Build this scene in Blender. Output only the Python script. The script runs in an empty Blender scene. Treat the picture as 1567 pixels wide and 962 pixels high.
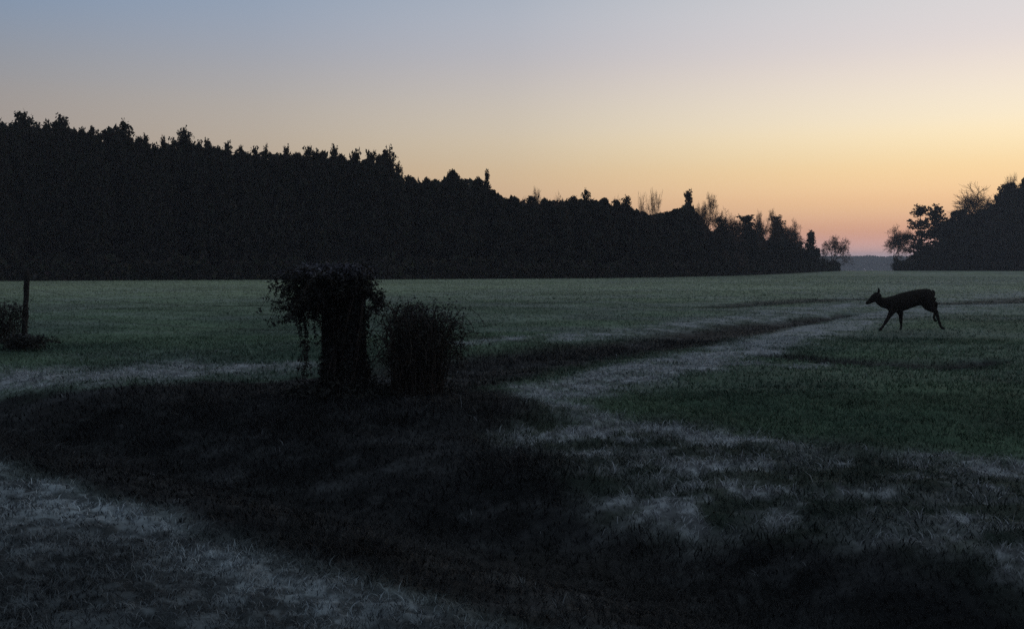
import bpy, math, random
import numpy as np
from mathutils import Vector, Matrix
R = math.radians
sc = bpy.context.scene
C = sc.collection

# ------------------------------------------------------------------ camera
CAM_H, FPX, PITCH = 1.5, 1538.0, math.atan(77/1538)
cam = bpy.data.cameras.new('camera'); cam_o = bpy.data.objects.new('camera', cam); C.objects.link(cam_o)
cam.sensor_width = 36; cam.lens = FPX/1567*36
cam.clip_start = .05; cam.clip_end = 9000
cam_o.location = (0, 0, CAM_H); cam_o.rotation_euler = (R(90)-PITCH, 0, 0)
sc.camera = cam_o

# ------------------------------------------------------------------ dusk sky
def lin(c):
    return tuple((v/255/12.92 if v/255 <= .04045 else ((v/255+.055)/1.055)**2.4) for v in c)
world = bpy.data.worlds.new('World'); sc.world = world; world.use_nodes = True
wt = world.node_tree; wt.nodes.clear()
def wn(t, **k):
    n = wt.nodes.new(t)
    for a, b in k.items(): setattr(n, a, b)
    return n
wl = wt.links.new
tc = wn('ShaderNodeTexCoord'); sep = wn('ShaderNodeSeparateXYZ'); wl(tc.outputs['Generated'], sep.inputs[0])
asin = wn('ShaderNodeMath', operation='ARCSINE'); wl(sep.outputs['Z'], asin.inputs[0])
eln = wn('ShaderNodeMath', operation='MULTIPLY'); wl(asin.outputs[0], eln.inputs[0]); eln.inputs[1].default_value = 1/R(90)
comb = wn('ShaderNodeCombineXYZ'); wl(sep.outputs['X'], comb.inputs['X']); wl(sep.outputs['Y'], comb.inputs['Y'])
nrm = wn('ShaderNodeVectorMath', operation='NORMALIZE'); wl(comb.outputs[0], nrm.inputs[0])
dot = wn('ShaderNodeVectorMath', operation='DOT_PRODUCT'); wl(nrm.outputs[0], dot.inputs[0])
GLOW = R(40)
dot.inputs[1].default_value = (math.sin(GLOW), math.cos(GLOW), 0)
def ramp(src, stops, color=True):
    r = wn('ShaderNodeValToRGB'); wl(src, r.inputs[0]); cr = r.color_ramp
    cr.interpolation = 'CARDINAL' if color else 'LINEAR'
    while len(cr.elements) > 1: cr.elements.remove(cr.elements[-1])
    for i, (p, c) in enumerate(stops):
        e = cr.elements[0] if i == 0 else cr.elements.new(p)
        e.position = p; e.color = (c if color else (c, c, c)) + (1,)
    return r
HAZE_D, HAZE_TOP, HAZE_L = .0005, 26.0, (.115,.125,.150)
def el(stops):
    # sky radiance beyond the haze layer, so that it arrives here as the dusk colours listed
    out = []
    for e, c in stops:
        T = math.exp(-HAZE_D*min((HAZE_TOP-CAM_H)/max(math.sin(R(e)),1e-4), 2250))
        out.append((e/90, tuple(max(0,(v-(1-T)*h)/T)/3 for v, h in zip(lin(c), HAZE_L))))
    return out
rampR = ramp(eln.outputs[0], el([(0,(158,154,168)),(.35,(168,156,166)),(.7,(184,156,156)),(1.5,(208,161,144)),(2.6,(229,184,148)),(3.8,(245,204,157)),(5.5,(251,222,174)),
    (7.5,(251,234,203)),(11,(231,220,214)),(14.8,(211,210,212)),(25,(184,186,194)),(45,(151,163,172)),(90,(126,139,148))]))
rampL = ramp(eln.outputs[0], el([(0,(120,112,118)),(.7,(132,118,116)),(2,(150,130,120)),(4,(162,144,132)),(6,(160,148,140)),
    (9.4,(149,149,153)),(14.8,(120,143,170)),(25,(118,130,144)),(45,(119,133,142)),(90,(126,139,148))]))
rampB = ramp(eln.outputs[0], el([(0,(88,88,102)),(6,(96,95,110)),(20,(104,110,128)),(45,(114,128,138)),(90,(126,139,148))]))
# c = cos(azimuth from the glow): behind -> left of frame -> right of frame
mr = wn('ShaderNodeMath', operation='MULTIPLY_ADD'); wl(dot.outputs['Value'], mr.inputs[0]); mr.inputs[1].default_value = .5; mr.inputs[2].default_value = .5
def c2(c): return (c+1)/2
fr = ramp(mr.outputs[0], [(c2(-1),0),(c2(.36),0),(c2(.588),.19),(c2(.766),.44),(c2(.906),.82),(c2(.974),1)], False)
fb = ramp(mr.outputs[0], [(c2(-1),1),(c2(-.3),1),(c2(.36),0)], False)
m1 = wn('ShaderNodeMix', data_type='RGBA'); wl(fr.outputs[0], m1.inputs[0]); wl(rampL.outputs[0], m1.inputs[6]); wl(rampR.outputs[0], m1.inputs[7])
m2 = wn('ShaderNodeMix', data_type='RGBA'); wl(fb.outputs[0], m2.inputs[0]); wl(m1.outputs[2], m2.inputs[6]); wl(rampB.outputs[0], m2.inputs[7])
bg = wn('ShaderNodeBackground'); wl(m2.outputs[2], bg.inputs[0]); bg.inputs[1].default_value = 3.0
wo = wn('ShaderNodeOutputWorld'); wl(bg.outputs[0], wo.inputs[0])
vs = sc.view_settings
vs.view_transform = 'Standard'; vs.look = 'None'; vs.exposure = 0; vs.gamma = 1; vs.use_curve_mapping = False
sc.cycles.max_bounces = 5; sc.cycles.diffuse_bounces = 2; sc.cycles.volume_bounces = 0
sc.cycles.use_denoising = False; sc.cycles.use_adaptive_sampling = False

# ------------------------------------------------------------------ helpers
def fbm(x, y, scale, octaves=4, seed=0, gain=.5):
    """value noise, 0..1"""
    out = np.zeros_like(x, dtype=np.float64); amp = 1.; tot = 0.
    fx, fy = x/scale, y/scale
    for o in range(octaves):
        ix = np.floor(fx).astype(np.int64); iy = np.floor(fy).astype(np.int64)
        tx = fx-ix; ty = fy-iy; tx = tx*tx*(3-2*tx); ty = ty*ty*(3-2*ty)
        def h(a, b):
            n = (a*374761393 + b*668265263 + (seed+o*131)*1442695041) & 0xffffffff
            n = ((n ^ (n >> 13))*1274126177) & 0xffffffff
            n = ((n ^ (n >> 16))*2246822519) & 0xffffffff
            return ((n ^ (n >> 15)) & 0xffffff)/16777215.
        v = (h(ix,iy)*(1-tx)+h(ix+1,iy)*tx)*(1-ty) + (h(ix,iy+1)*(1-tx)+h(ix+1,iy+1)*tx)*ty
        out += amp*v; tot += amp; amp *= gain; fx = fx*2.03+17.1; fy = fy*2.03+5.7
    return out/tot
def sstep(a, b, v):
    t = np.clip((v-a)/(b-a), 0, 1); return t*t*(3-2*t)
def ground_pt(px, py):
    """where the photograph's pixel meets level ground"""
    d = CAM_H*FPX/(py-404.0); return ((px-783.5)/FPX*d*1.0, d)
def seg_dist(x, y, pts, widths):
    """smallest (distance / half width) to a polyline on the ground, in metres"""
    best = np.full(x.shape, 1e9)
    for i in range(len(pts)-1):
        (ax, ay), (bx, by) = pts[i], pts[i+1]
        dx, dy = bx-ax, by-ay; t = np.clip(((x-ax)*dx+(y-ay)*dy)/(dx*dx+dy*dy), 0, 1)
        d = np.hypot(x-ax-t*dx, y-ay-t*dy); w = widths[i]*(1-t)+widths[i+1]*t
        best = np.minimum(best, d/w)
    return best
def in_poly(x, y, pts):
    """signed distance to a polygon on the ground (negative inside)"""
    ins = np.zeros(x.shape, bool); best = np.full(x.shape, 1e9); n = len(pts)
    for i in range(n):
        (ax, ay), (bx, by) = pts[i], pts[(i+1) % n]
        dx, dy = bx-ax, by-ay; t = np.clip(((x-ax)*dx+(y-ay)*dy)/(dx*dx+dy*dy+1e-9), 0, 1)
        best = np.minimum(best, np.hypot(x-ax-t*dx, y-ay-t*dy))
        c = ((ay > y) != (by > y)) & (x < (bx-ax)*(y-ay)/((by-ay) if by != ay else 1e-9)+ax)
        ins ^= c
    return np.where(ins, -best, best)
def G(*pp): return [ground_pt(*p) for p in pp]

# ------------------------------------------------------------------ lie of the land and what grows where (all in metres on the ground)
VA, VB = ground_pt(880, 962), ground_pt(0, 700)              # edge of the mown verge above the ditch
vdx, vdy = VB[0]-VA[0], VB[1]-VA[1]; vl = math.hypot(vdx, vdy)
VN = (-vdy/vl, vdx/vl)
if VN[1] < 0: VN = (-VN[0], -VN[1])
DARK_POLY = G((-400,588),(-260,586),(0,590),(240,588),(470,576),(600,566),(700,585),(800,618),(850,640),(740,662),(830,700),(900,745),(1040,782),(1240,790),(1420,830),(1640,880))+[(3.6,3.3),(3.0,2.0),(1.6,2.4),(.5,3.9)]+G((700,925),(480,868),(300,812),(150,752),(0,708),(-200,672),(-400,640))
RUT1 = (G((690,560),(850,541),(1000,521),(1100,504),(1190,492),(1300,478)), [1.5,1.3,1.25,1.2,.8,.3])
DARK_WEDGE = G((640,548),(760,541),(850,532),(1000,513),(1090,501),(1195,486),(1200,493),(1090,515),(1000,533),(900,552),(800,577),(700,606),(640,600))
RUT2 = (G((1180,541),(1300,550),(1430,559),(1530,548)), [.45,.75,.70,.15])
RUT3 = (G((1100,468),(1250,457),(1330,456)), [.8,1.6,.6])
RUT4 = (G((1430,463),(1520,461),(1640,455)), [1.0,1.8,2.0])
RUT5 = (G((640,505),(760,520),(900,528)), [.2,.3,.1])
FROSTS = [
 (G((-150,572),(60,572),(250,566),(430,556)), [.9,1.2,1.5,.5], .75),
 (G((690,527),(900,511),(1050,497),(1180,480),(1330,462)), [.5,.9,1.0,1.6,1.2], .60),
 (G((800,612),(900,592),(1000,567),(1110,541),(1200,512),(1300,492)), [.62,.72,.6,.62,1.0,1.1], 1.1),
 (G((1300,488),(1450,468),(1567,452),(1700,440)), [1.6,2.4,3.4,4.0], .6),
 (G((1000,557),(1100,548),(1200,560),(1290,556)), [.3,.35,.25,.1], .55),
 (G((860,632),(1000,660),(1180,676),(1400,694),(1600,722)), [.25,.22,.2,.25,.4], .8),
 (G((900,690),(1010,704),(1120,726),(1250,748)), [.15,.15,.15,.1], .2),
 (G((1260,790),(1400,800),(1560,850)), [.04,.09,.07], .30),
 (G((560,668),(700,676),(830,690)), [.1,.12,.1], .35),
 (G((388,623),(440,614)), [.10,.06], 1.0),
 (G((1290,455),(1450,430),(1650,420)), [2,10,20], .35),
]
def terrain(x, y, detail=True):
    d = np.hypot(x, y)
    z = -.5*sstep(60,180,d)+.4*sstep(190,255,d) - .0075*np.clip(d-258,0,None)
    s = (x-VA[0])*VN[0]+(y-VA[1])*VN[1]                      # metres beyond the verge edge
    z = z - .34*np.exp(-((s-1.45)/.8)**2)*sstep(-30,-9,x)*1.0
    z = z + .05*sstep(.3,-2.5,s)*sstep(40,5,d)
    near = sstep(120,25,d)
    z = z + near*(.16*(fbm(x,y,6,3,5)-.5))
    for (p, w), dep in ((RUT1,.12),(RUT2,.10),(RUT3,.06),(RUT4,.06)):
        z = z - dep*np.exp(-seg_dist(x,y,p,w)**2)
    mx, my = ground_pt(745, 634)
    z = z + .16*np.exp(-(((x-mx)/.85)**2+((y-my)/.55)**2))
    if detail:
        rough = sstep(30,6,d)
        z = z + rough*(.10*(fbm(x,y,.9,3,9)-.5)+.050*(fbm(x,y,.22,3,11)-.5)+.028*(fbm(x,y,.085,2,12)-.5))
    return z
def tz(x, y): return float(terrain(np.array([float(x)]), np.array([float(y)]))[0])

GREEN  = np.array((.118,.185,.115)); GREEN2 = np.array((.040,.078,.054))
FROST  = np.array((.355,.378,.408)); STRAW = np.array((.085,.075,.060))
DARK   = np.array((.0155,.0165,.0185)); VERGE = np.array((.142,.162,.178))
def cover(x, y, bare=False):
    """(colour, frost, dark, verge) of the plant cover at each point"""
    d = np.hypot(x, y)
    wx = x+(fbm(x,y,1.3,4,21)-.5)*1.1*sstep(3,14,d)+(fbm(x,y,.35,3,22)-.5)*.32
    wy = y+(fbm(x,y,1.3,4,23)-.5)*1.1*sstep(3,14,d)+(fbm(x,y,.35,3,24)-.5)*.32
    n1 = fbm(x,y,.5,4,31); n2 = fbm(x,y,2.6,4,33); n3 = fbm(x,y,.13,3,35); n4 = fbm(x,y,9,3,37)
    frost = np.zeros_like(x)
    for p, w, a in FROSTS:
        frost = np.maximum(frost, a*np.exp(-seg_dist(wx,wy,p,w)**2*1.1))
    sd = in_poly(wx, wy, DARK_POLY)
    dark = sstep(.30, -.22, sd)  # dark weeds, with bush shadow round the snag also put into the colour
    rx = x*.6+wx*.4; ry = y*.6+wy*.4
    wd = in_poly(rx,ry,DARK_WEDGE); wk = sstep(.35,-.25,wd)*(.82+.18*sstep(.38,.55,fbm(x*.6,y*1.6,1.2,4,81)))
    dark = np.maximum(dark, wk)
    rough = sstep(.9,-.4,in_poly(wx,wy,G((700,640),(1000,650),(1300,690),(1700,735),(1700,1000),(800,1000),(700,700))))
    for (p, w), a in ((RUT1,1.),(RUT2,1.),(RUT3,.85),(RUT4,.9),(RUT5,.6)):
        dark = np.maximum(dark, a*np.exp(-seg_dist(x*.65+wx*.35,y*.65+wy*.35,p,[v*1.05 for v in w])**4.0))
    s = (wx-VA[0])*VN[0]+(wy-VA[1])*VN[1]
    verge = sstep(.12,-.3,s)
    vb = np.exp(-((s+.45)/.5)**2)
    frost = frost*(.35+1.15*sstep(.25,.7,n1))*(.6+.8*n3)
    st = fbm(x,y*1.6,.34,5,43,.62); st2 = fbm(x*1.5,y*3.2,4.5,4,45)
    frost = frost*(.55+.9*sstep(.35,.62,st))
    frost = np.maximum(frost, rough*(1-.82*dark)*.66*sstep(.36,.62,st)*(.40+1.1*sstep(.34,.60,n1))*(.5+n3))
    frost = np.maximum(frost, (.07+.17*sstep(9,45,d)*(.5+sstep(-25,25,x)*.5))*(.35+1.3*sstep(.35,.65,st2))*(.5+n1)*sstep(8,16,d)*(1-.5*rough))
    frost = frost*(1-.93*dark) + dark*(.05*sstep(.5,.75,n1)+.09*sstep(.53,.68,st))
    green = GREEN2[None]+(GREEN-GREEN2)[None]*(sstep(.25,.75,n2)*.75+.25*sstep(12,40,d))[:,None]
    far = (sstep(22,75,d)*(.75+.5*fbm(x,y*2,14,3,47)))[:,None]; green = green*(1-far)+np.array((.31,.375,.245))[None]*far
    base = green*(.55+.9*n1)[:,None]*(.75+.5*n4)[:,None]
    rc = DARK[None]*1.5+(STRAW*.5)[None]*sstep(.45,.8,n1)[:,None]
    base = base*(1-.7*rough)[:,None] + rc*(.7*rough)[:,None]
    vcol = VERGE[None]*(.30+.60*sstep(.25,.75,n1)+.30*n3)[:,None]*(.72+1.2*vb)[:,None]
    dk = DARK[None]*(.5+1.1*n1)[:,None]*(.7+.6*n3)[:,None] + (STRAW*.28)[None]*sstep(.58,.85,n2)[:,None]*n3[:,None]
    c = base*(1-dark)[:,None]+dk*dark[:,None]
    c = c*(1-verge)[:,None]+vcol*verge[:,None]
    f = np.clip(frost*(1-verge),0,1)
    c0 = c; c = c*(1-f)[:,None]+FROST[None]*f[:,None]
    if bare: return c0, f, dark*(1-verge), verge, rough
    return c, f, dark*(1-verge), verge, rough

# ------------------------------------------------------------------ materials
def mat(name, color=None, rough=.85, attr=None, noise=None, spec=.2, upfrost=None):
    m = bpy.data.materials.new(name); m.use_nodes = True; t = m.node_tree; b = t.nodes['Principled BSDF']
    b.inputs['Roughness'].default_value = rough; b.inputs['Specular IOR Level'].default_value = spec
    if attr:
        a = t.nodes.new('ShaderNodeAttribute'); a.attribute_name = attr
        col = a.outputs['Color']
    else:
        rgb = t.nodes.new('ShaderNodeRGB'); rgb.outputs[0].default_value = (*color, 1); col = rgb.outputs[0]
    if noise:
        sc_, amt = noise
        co = t.nodes.new('ShaderNodeTexCoord'); n = t.nodes.new('ShaderNodeTexNoise'); n.inputs['Scale'].default_value = sc_; n.inputs['Detail'].default_value = 5
        t.links.new(co.outputs['Object'], n.inputs[0])
        mp = t.nodes.new('ShaderNodeMapRange'); t.links.new(n.outputs['Fac'], mp.inputs[0])
        mp.inputs[1].default_value = .3; mp.inputs[2].default_value = .7; mp.inputs[3].default_value = 1-amt; mp.inputs[4].default_value = 1+amt
        mm = t.nodes.new('ShaderNodeVectorMath'); mm.operation = 'SCALE'; t.links.new(col, mm.inputs[0]); t.links.new(mp.outputs[0], mm.inputs['Scale'])
        col = mm.outputs[0]
    if upfrost:                                              # rime settled on what faces up
        g = t.nodes.new('ShaderNodeNewGeometry'); s = t.nodes.new('ShaderNodeSeparateXYZ'); t.links.new(g.outputs['Position'], s.inputs[0])
        mp = t.nodes.new('ShaderNodeMapRange'); t.links.new(s.outputs['Z'], mp.inputs[0])
        mp.inputs[1].default_value = upfrost[0]; mp.inputs[2].default_value = upfrost[1]; mp.inputs[4].default_value = upfrost[2]
        mx = t.nodes.new('ShaderNodeMix'); mx.data_type = 'RGBA'; t.links.new(mp.outputs[0], mx.inputs[0]); t.links.new(col, mx.inputs[6]); mx.inputs[7].default_value = (.2,.2,.25,1)
        col = mx.outputs[2]
    t.links.new(col, b.inputs['Base Color'])
    return m
M = dict(
 ground=mat('field_soil_and_turf', attr='Col', rough=.9, noise=(14,.30), spec=.08),
 grass=mat('grass_blades', attr='Col', rough=.7, spec=.15),
 pine=mat('pine_needles', attr='Col', rough=.8, spec=.06),
 bark=mat('tree_bark', (.035,.030,.027), rough=.95, noise=(6,.4), spec=.08),
 bare=mat('bare_twigs', (.105,.070,.056), rough=.95, noise=(6,.3), spec=.08),
 wood=mat('weathered_post_wood', (.030,.028,.027), rough=.95, noise=(25,.5), spec=.08),
 wire=mat('rusty_wire', (.05,.035,.03), rough=.7, spec=.4, noise=(60,.4)),
 vine=mat('vine_stems', (.050,.042,.036), rough=.9, noise=(20,.4), spec=.08),
 vleaf=mat('vine_leaves', attr='Col', rough=.75, spec=.12),
 bleaf=mat('bramble_leaves', attr='Col', rough=.75, spec=.12),
 deer=mat('deer_coat', (.026,.022,.020), rough=.9, noise=(9,.25), spec=.06),
 hoof=mat('deer_hoof', (.012,.011,.011), rough=.5),
 eye=mat('deer_eye', (.006,.006,.006), rough=.15, spec=.5),
 tail=mat('deer_tail', (.035,.030,.027), rough=.9, noise=(20,.3), spec=.06),
)
def link_mesh(name, verts, faces, material, parent=None, col=None, smooth=False, loc=None):
    me = bpy.data.meshes.new(name)
    if isinstance(faces, np.ndarray):
        k = faces.shape[1]; n = len(faces)
        me.vertices.add(len(verts)); me.vertices.foreach_set('co', np.asarray(verts, np.float32).ravel())
        me.loops.add(n*k); me.loops.foreach_set('vertex_index', faces.astype(np.int32).ravel())
        me.polygons.add(n); me.polygons.foreach_set('loop_start', np.arange(0, n*k, k, dtype=np.int32))
        me.polygons.foreach_set('loop_total', np.full(n, k, np.int32))
        me.update(calc_edges=True)
    else:
        me.from_pydata([tuple(v) for v in verts], [], faces); me.update()
    if smooth: me.polygons.foreach_set('use_smooth', [True]*len(me.polygons))
    if col is not None:
        a = me.color_attributes.new('Col', 'FLOAT_COLOR', 'POINT')
        c4 = np.ones((len(verts), 4), np.float32); c4[:, :3] = col; a.data.foreach_set('color', c4.ravel())
    me.materials.append(material)
    o = bpy.data.objects.new(name, me); C.objects.link(o)
    if parent is not None: o.parent = parent
    if loc is not None: o.location = loc
    return o
def tag(o, label=None, cat=None, group=None, kind=None):
    for k, v in (('label',label),('category',cat),('group',group),('kind',kind)):
        if v: o[k] = v
    return o
def thing(name, loc, label, cat, group=None, rz=0, scale=None):
    o = bpy.data.objects.new(name, None); C.objects.link(o); o.location = loc; o.rotation_euler = (0,0,rz)
    o.empty_display_size = .2
    if scale: o.scale = scale
    return tag(o, label, cat, group)
class MB:
    """collects tubes and leaf triangles into one mesh"""
    def __init__(s): s.v = []; s.f = []; s.n = 0
    def add(s, v, f):
        v = np.asarray(v, float); s.v.append(v); s.f.append(np.asarray(f, int)+s.n); s.n += len(v)
    def tube(s, pts, rad, sides=5, cap=True):
        pts = np.asarray(pts, float); n = len(pts); rad = np.asarray(rad, float)
        if rad.ndim == 0: rad = np.full(n, rad)
        tan = np.gradient(pts, axis=0); tan /= np.linalg.norm(tan, axis=1)[:,None]+1e-9
        ref = np.array((0,0,1.)) if abs(tan[:,2]).mean() < .8 else np.array((1.,0,0))
        u = np.cross(tan, ref); u /= np.linalg.norm(u, axis=1)[:,None]+1e-9; w = np.cross(tan, u)
        a = np.linspace(0, 2*math.pi, sides, endpoint=False)
        ring = pts[:,None,:]+rad[:,None,None]*(np.cos(a)[None,:,None]*u[:,None,:]+np.sin(a)[None,:,None]*w[:,None,:])
        v = ring.reshape(-1,3)
        i = np.arange(n-1)[:,None]*sides; j = np.arange(sides)[None]; k = (j+1) % sides
        a_, b_, c_, d_ = (i+j).ravel(), (i+k).ravel(), (i+sides+k).ravel(), (i+sides+j).ravel()
        f = np.concatenate([np.stack([a_,b_,c_],1), np.stack([a_,c_,d_],1)])
        if cap:
            v = np.concatenate([v, pts[:1], pts[-1:]]); o = n*sides
            jj = np.arange(sides); kk = (jj+1) % sides
            f = np.concatenate([f, np.stack([kk,jj,np.full(sides,o)],1), np.stack([(n-1)*sides+jj,(n-1)*sides+kk,np.full(sides,o+1)],1)])
        s.add(v, f)
    def build(s, name, material, parent=None, col=None, smooth=False):
        return link_mesh(name, np.concatenate(s.v), np.concatenate(s.f), material, parent, col, smooth)
def leaf_tris(cent, size, rng, elong=1.0, up=0.0):
    """one randomly turned triangle per centre"""
    n = len(cent); a = rng.normal(size=(n,3)); a[:,2] += up; a /= np.linalg.norm(a,axis=1)[:,None]
    b = rng.normal(size=(n,3)); b -= (a*b).sum(1)[:,None]*a; b /= np.linalg.norm(b,axis=1)[:,None]
    s = (size*(.6+.8*rng.random(n)))[:,None]
    v = np.stack([cent-a*s*.5*elong-b*s*.45, cent-a*s*.5*elong+b*s*.45, cent+a*s*.6*elong+b*s*.1*rng.normal(size=(n,1))], 1).reshape(-1,3)
    return v, np.arange(3*n).reshape(-1,3)

# ------------------------------------------------------------------ ground sheet
def build_ground():
    th = np.concatenate([np.linspace(-180,-42,70)[:-1], np.linspace(-42,42,760), np.linspace(42,180,70)[1:]])
    r = [0.0001, .6, 1.2, 1.8, 2.2]; v = 2.5
    while v < 2100: r.append(v); v *= 1.0085 if v < 90 else 1.025
    r.append(2100.); r = np.array(r); t = np.radians(th)
    RR, TT = np.meshgrid(r, t, indexing='ij')
    x = (RR*np.sin(TT)).ravel(); y = (RR*np.cos(TT)).ravel()
    z = terrain(x, y)
    nr, nt = RR.shape
    i = np.arange(nr-1)[:,None]*nt; j = np.arange(nt-1)[None]
    f = np.stack([(i+j),(i+j+1),(i+nt+j+1),(i+nt+j)],-1).reshape(-1,4)[:, ::-1]
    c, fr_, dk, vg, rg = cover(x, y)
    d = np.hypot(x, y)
    c = c*(.80-.12*sstep(60,160,d))[:,None]  # darker, more so far off: shade of upright grass put into the colour
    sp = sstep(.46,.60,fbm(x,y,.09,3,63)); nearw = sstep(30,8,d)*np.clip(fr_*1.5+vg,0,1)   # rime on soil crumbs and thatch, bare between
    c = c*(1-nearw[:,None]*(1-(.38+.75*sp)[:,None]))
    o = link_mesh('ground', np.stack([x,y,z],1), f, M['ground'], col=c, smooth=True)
    tag(o, kind='structure')
build_ground()

# ------------------------------------------------------------------ grass
def build_grass():
    rng = np.random.default_rng(4)
    bands = [(2.6,6,3600,.0042,1,36),(6,12,1500,.0066,1,33),(12,22,420,.011,1,32),(22,42,95,.020,0,31),(42,90,26,.040,0,30),(90,180,7,.075,0,30)]
    store = {'field_grass':[], 'ditch_weeds':[], 'verge_grass':[]}
    for r0, r1, dens, wid, fine, deg in bands:
        A = R(deg); area = A*(r1*r1-r0*r0); n = int(area*dens)
        r = np.sqrt(rng.random(n)*(r1*r1-r0*r0)+r0*r0); t = (rng.random(n)*2-1)*A
        x = r*np.sin(t); y = r*np.cos(t)
        # tufts: pull blades together
        if r1 <= 12:
            cell = .09
            jx = np.floor(x/cell)*cell+cell*.5; jy = np.floor(y/cell)*cell+cell*.5
            k = .3*fbm(x,y,.3,2,71)
            x = x+(jx-x)*k; y = y+(jy-y)*k
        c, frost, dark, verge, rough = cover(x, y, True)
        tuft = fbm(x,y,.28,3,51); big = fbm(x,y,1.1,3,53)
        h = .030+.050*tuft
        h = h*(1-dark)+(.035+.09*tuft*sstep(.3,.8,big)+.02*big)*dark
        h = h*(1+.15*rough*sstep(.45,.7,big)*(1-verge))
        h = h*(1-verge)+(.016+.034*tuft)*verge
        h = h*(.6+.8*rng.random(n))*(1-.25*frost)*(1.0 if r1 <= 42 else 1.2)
        tall = (rng.random(n) < .002*dark*(big > .5)) | (rng.random(n) < .0006*rough)
        h = np.where(tall, h*1.6, h)
        z = terrain(x, y)-.006
        ang = rng.random(n)*2*math.pi; lean = h*(.45+1.3*rng.random(n))
        lx, ly = np.cos(ang)*lean, np.sin(ang)*lean
        # blades face mostly across the view and some along it
        wa = rng.random(n)*math.pi; wx = np.cos(wa)*wid*.5*(.6+.8*rng.random(n)); wy = np.sin(wa)*wid*.5
        thin = np.where(tall, .5, 1.); wx *= thin; wy *= thin
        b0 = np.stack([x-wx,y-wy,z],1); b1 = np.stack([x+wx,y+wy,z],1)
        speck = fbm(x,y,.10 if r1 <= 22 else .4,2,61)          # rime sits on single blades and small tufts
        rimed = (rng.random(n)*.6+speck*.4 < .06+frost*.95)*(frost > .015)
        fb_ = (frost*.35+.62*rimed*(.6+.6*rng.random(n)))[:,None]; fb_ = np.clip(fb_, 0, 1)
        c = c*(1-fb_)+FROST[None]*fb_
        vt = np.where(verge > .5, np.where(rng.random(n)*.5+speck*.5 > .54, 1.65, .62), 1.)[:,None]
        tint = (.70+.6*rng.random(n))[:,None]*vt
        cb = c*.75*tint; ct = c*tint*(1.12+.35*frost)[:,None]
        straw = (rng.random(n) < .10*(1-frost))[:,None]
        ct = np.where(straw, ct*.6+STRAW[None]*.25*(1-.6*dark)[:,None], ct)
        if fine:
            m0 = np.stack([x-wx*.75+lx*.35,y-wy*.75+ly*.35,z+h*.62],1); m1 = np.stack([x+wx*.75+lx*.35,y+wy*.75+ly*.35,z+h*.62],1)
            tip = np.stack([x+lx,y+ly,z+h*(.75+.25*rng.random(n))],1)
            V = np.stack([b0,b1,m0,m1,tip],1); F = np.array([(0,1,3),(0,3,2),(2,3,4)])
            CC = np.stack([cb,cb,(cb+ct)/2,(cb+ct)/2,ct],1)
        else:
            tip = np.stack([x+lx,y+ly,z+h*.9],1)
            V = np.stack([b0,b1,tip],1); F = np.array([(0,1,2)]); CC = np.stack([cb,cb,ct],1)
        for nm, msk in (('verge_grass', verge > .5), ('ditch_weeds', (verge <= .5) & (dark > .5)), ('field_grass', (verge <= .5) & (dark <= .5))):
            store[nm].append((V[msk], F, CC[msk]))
    for nm, parts in store.items():
        vs_, fs_, cs_ = [], [], []; off = 0
        for V, F, CC in parts:
            n, k = V.shape[:2]
            if n == 0: continue
            vs_.append(V.reshape(-1,3)); cs_.append(CC.reshape(-1,3))
            fs_.append((F[None]+np.arange(n)[:,None,None]*k+off).reshape(-1,3)); off += n*k
        o = link_mesh(nm, np.concatenate(vs_), np.concatenate(fs_), M['grass'], col=np.concatenate(cs_))
        lab = {'field_grass':'short green field grass touched with frost reaching to the woods','ditch_weeds':'dark unfrosted weeds and dead grass along the ditch and ruts',
               'verge_grass':'pale frosty mown grass of the roadside verge at bottom left'}[nm]
        tag(o, lab, 'grass', kind='stuff')
build_grass()

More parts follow.
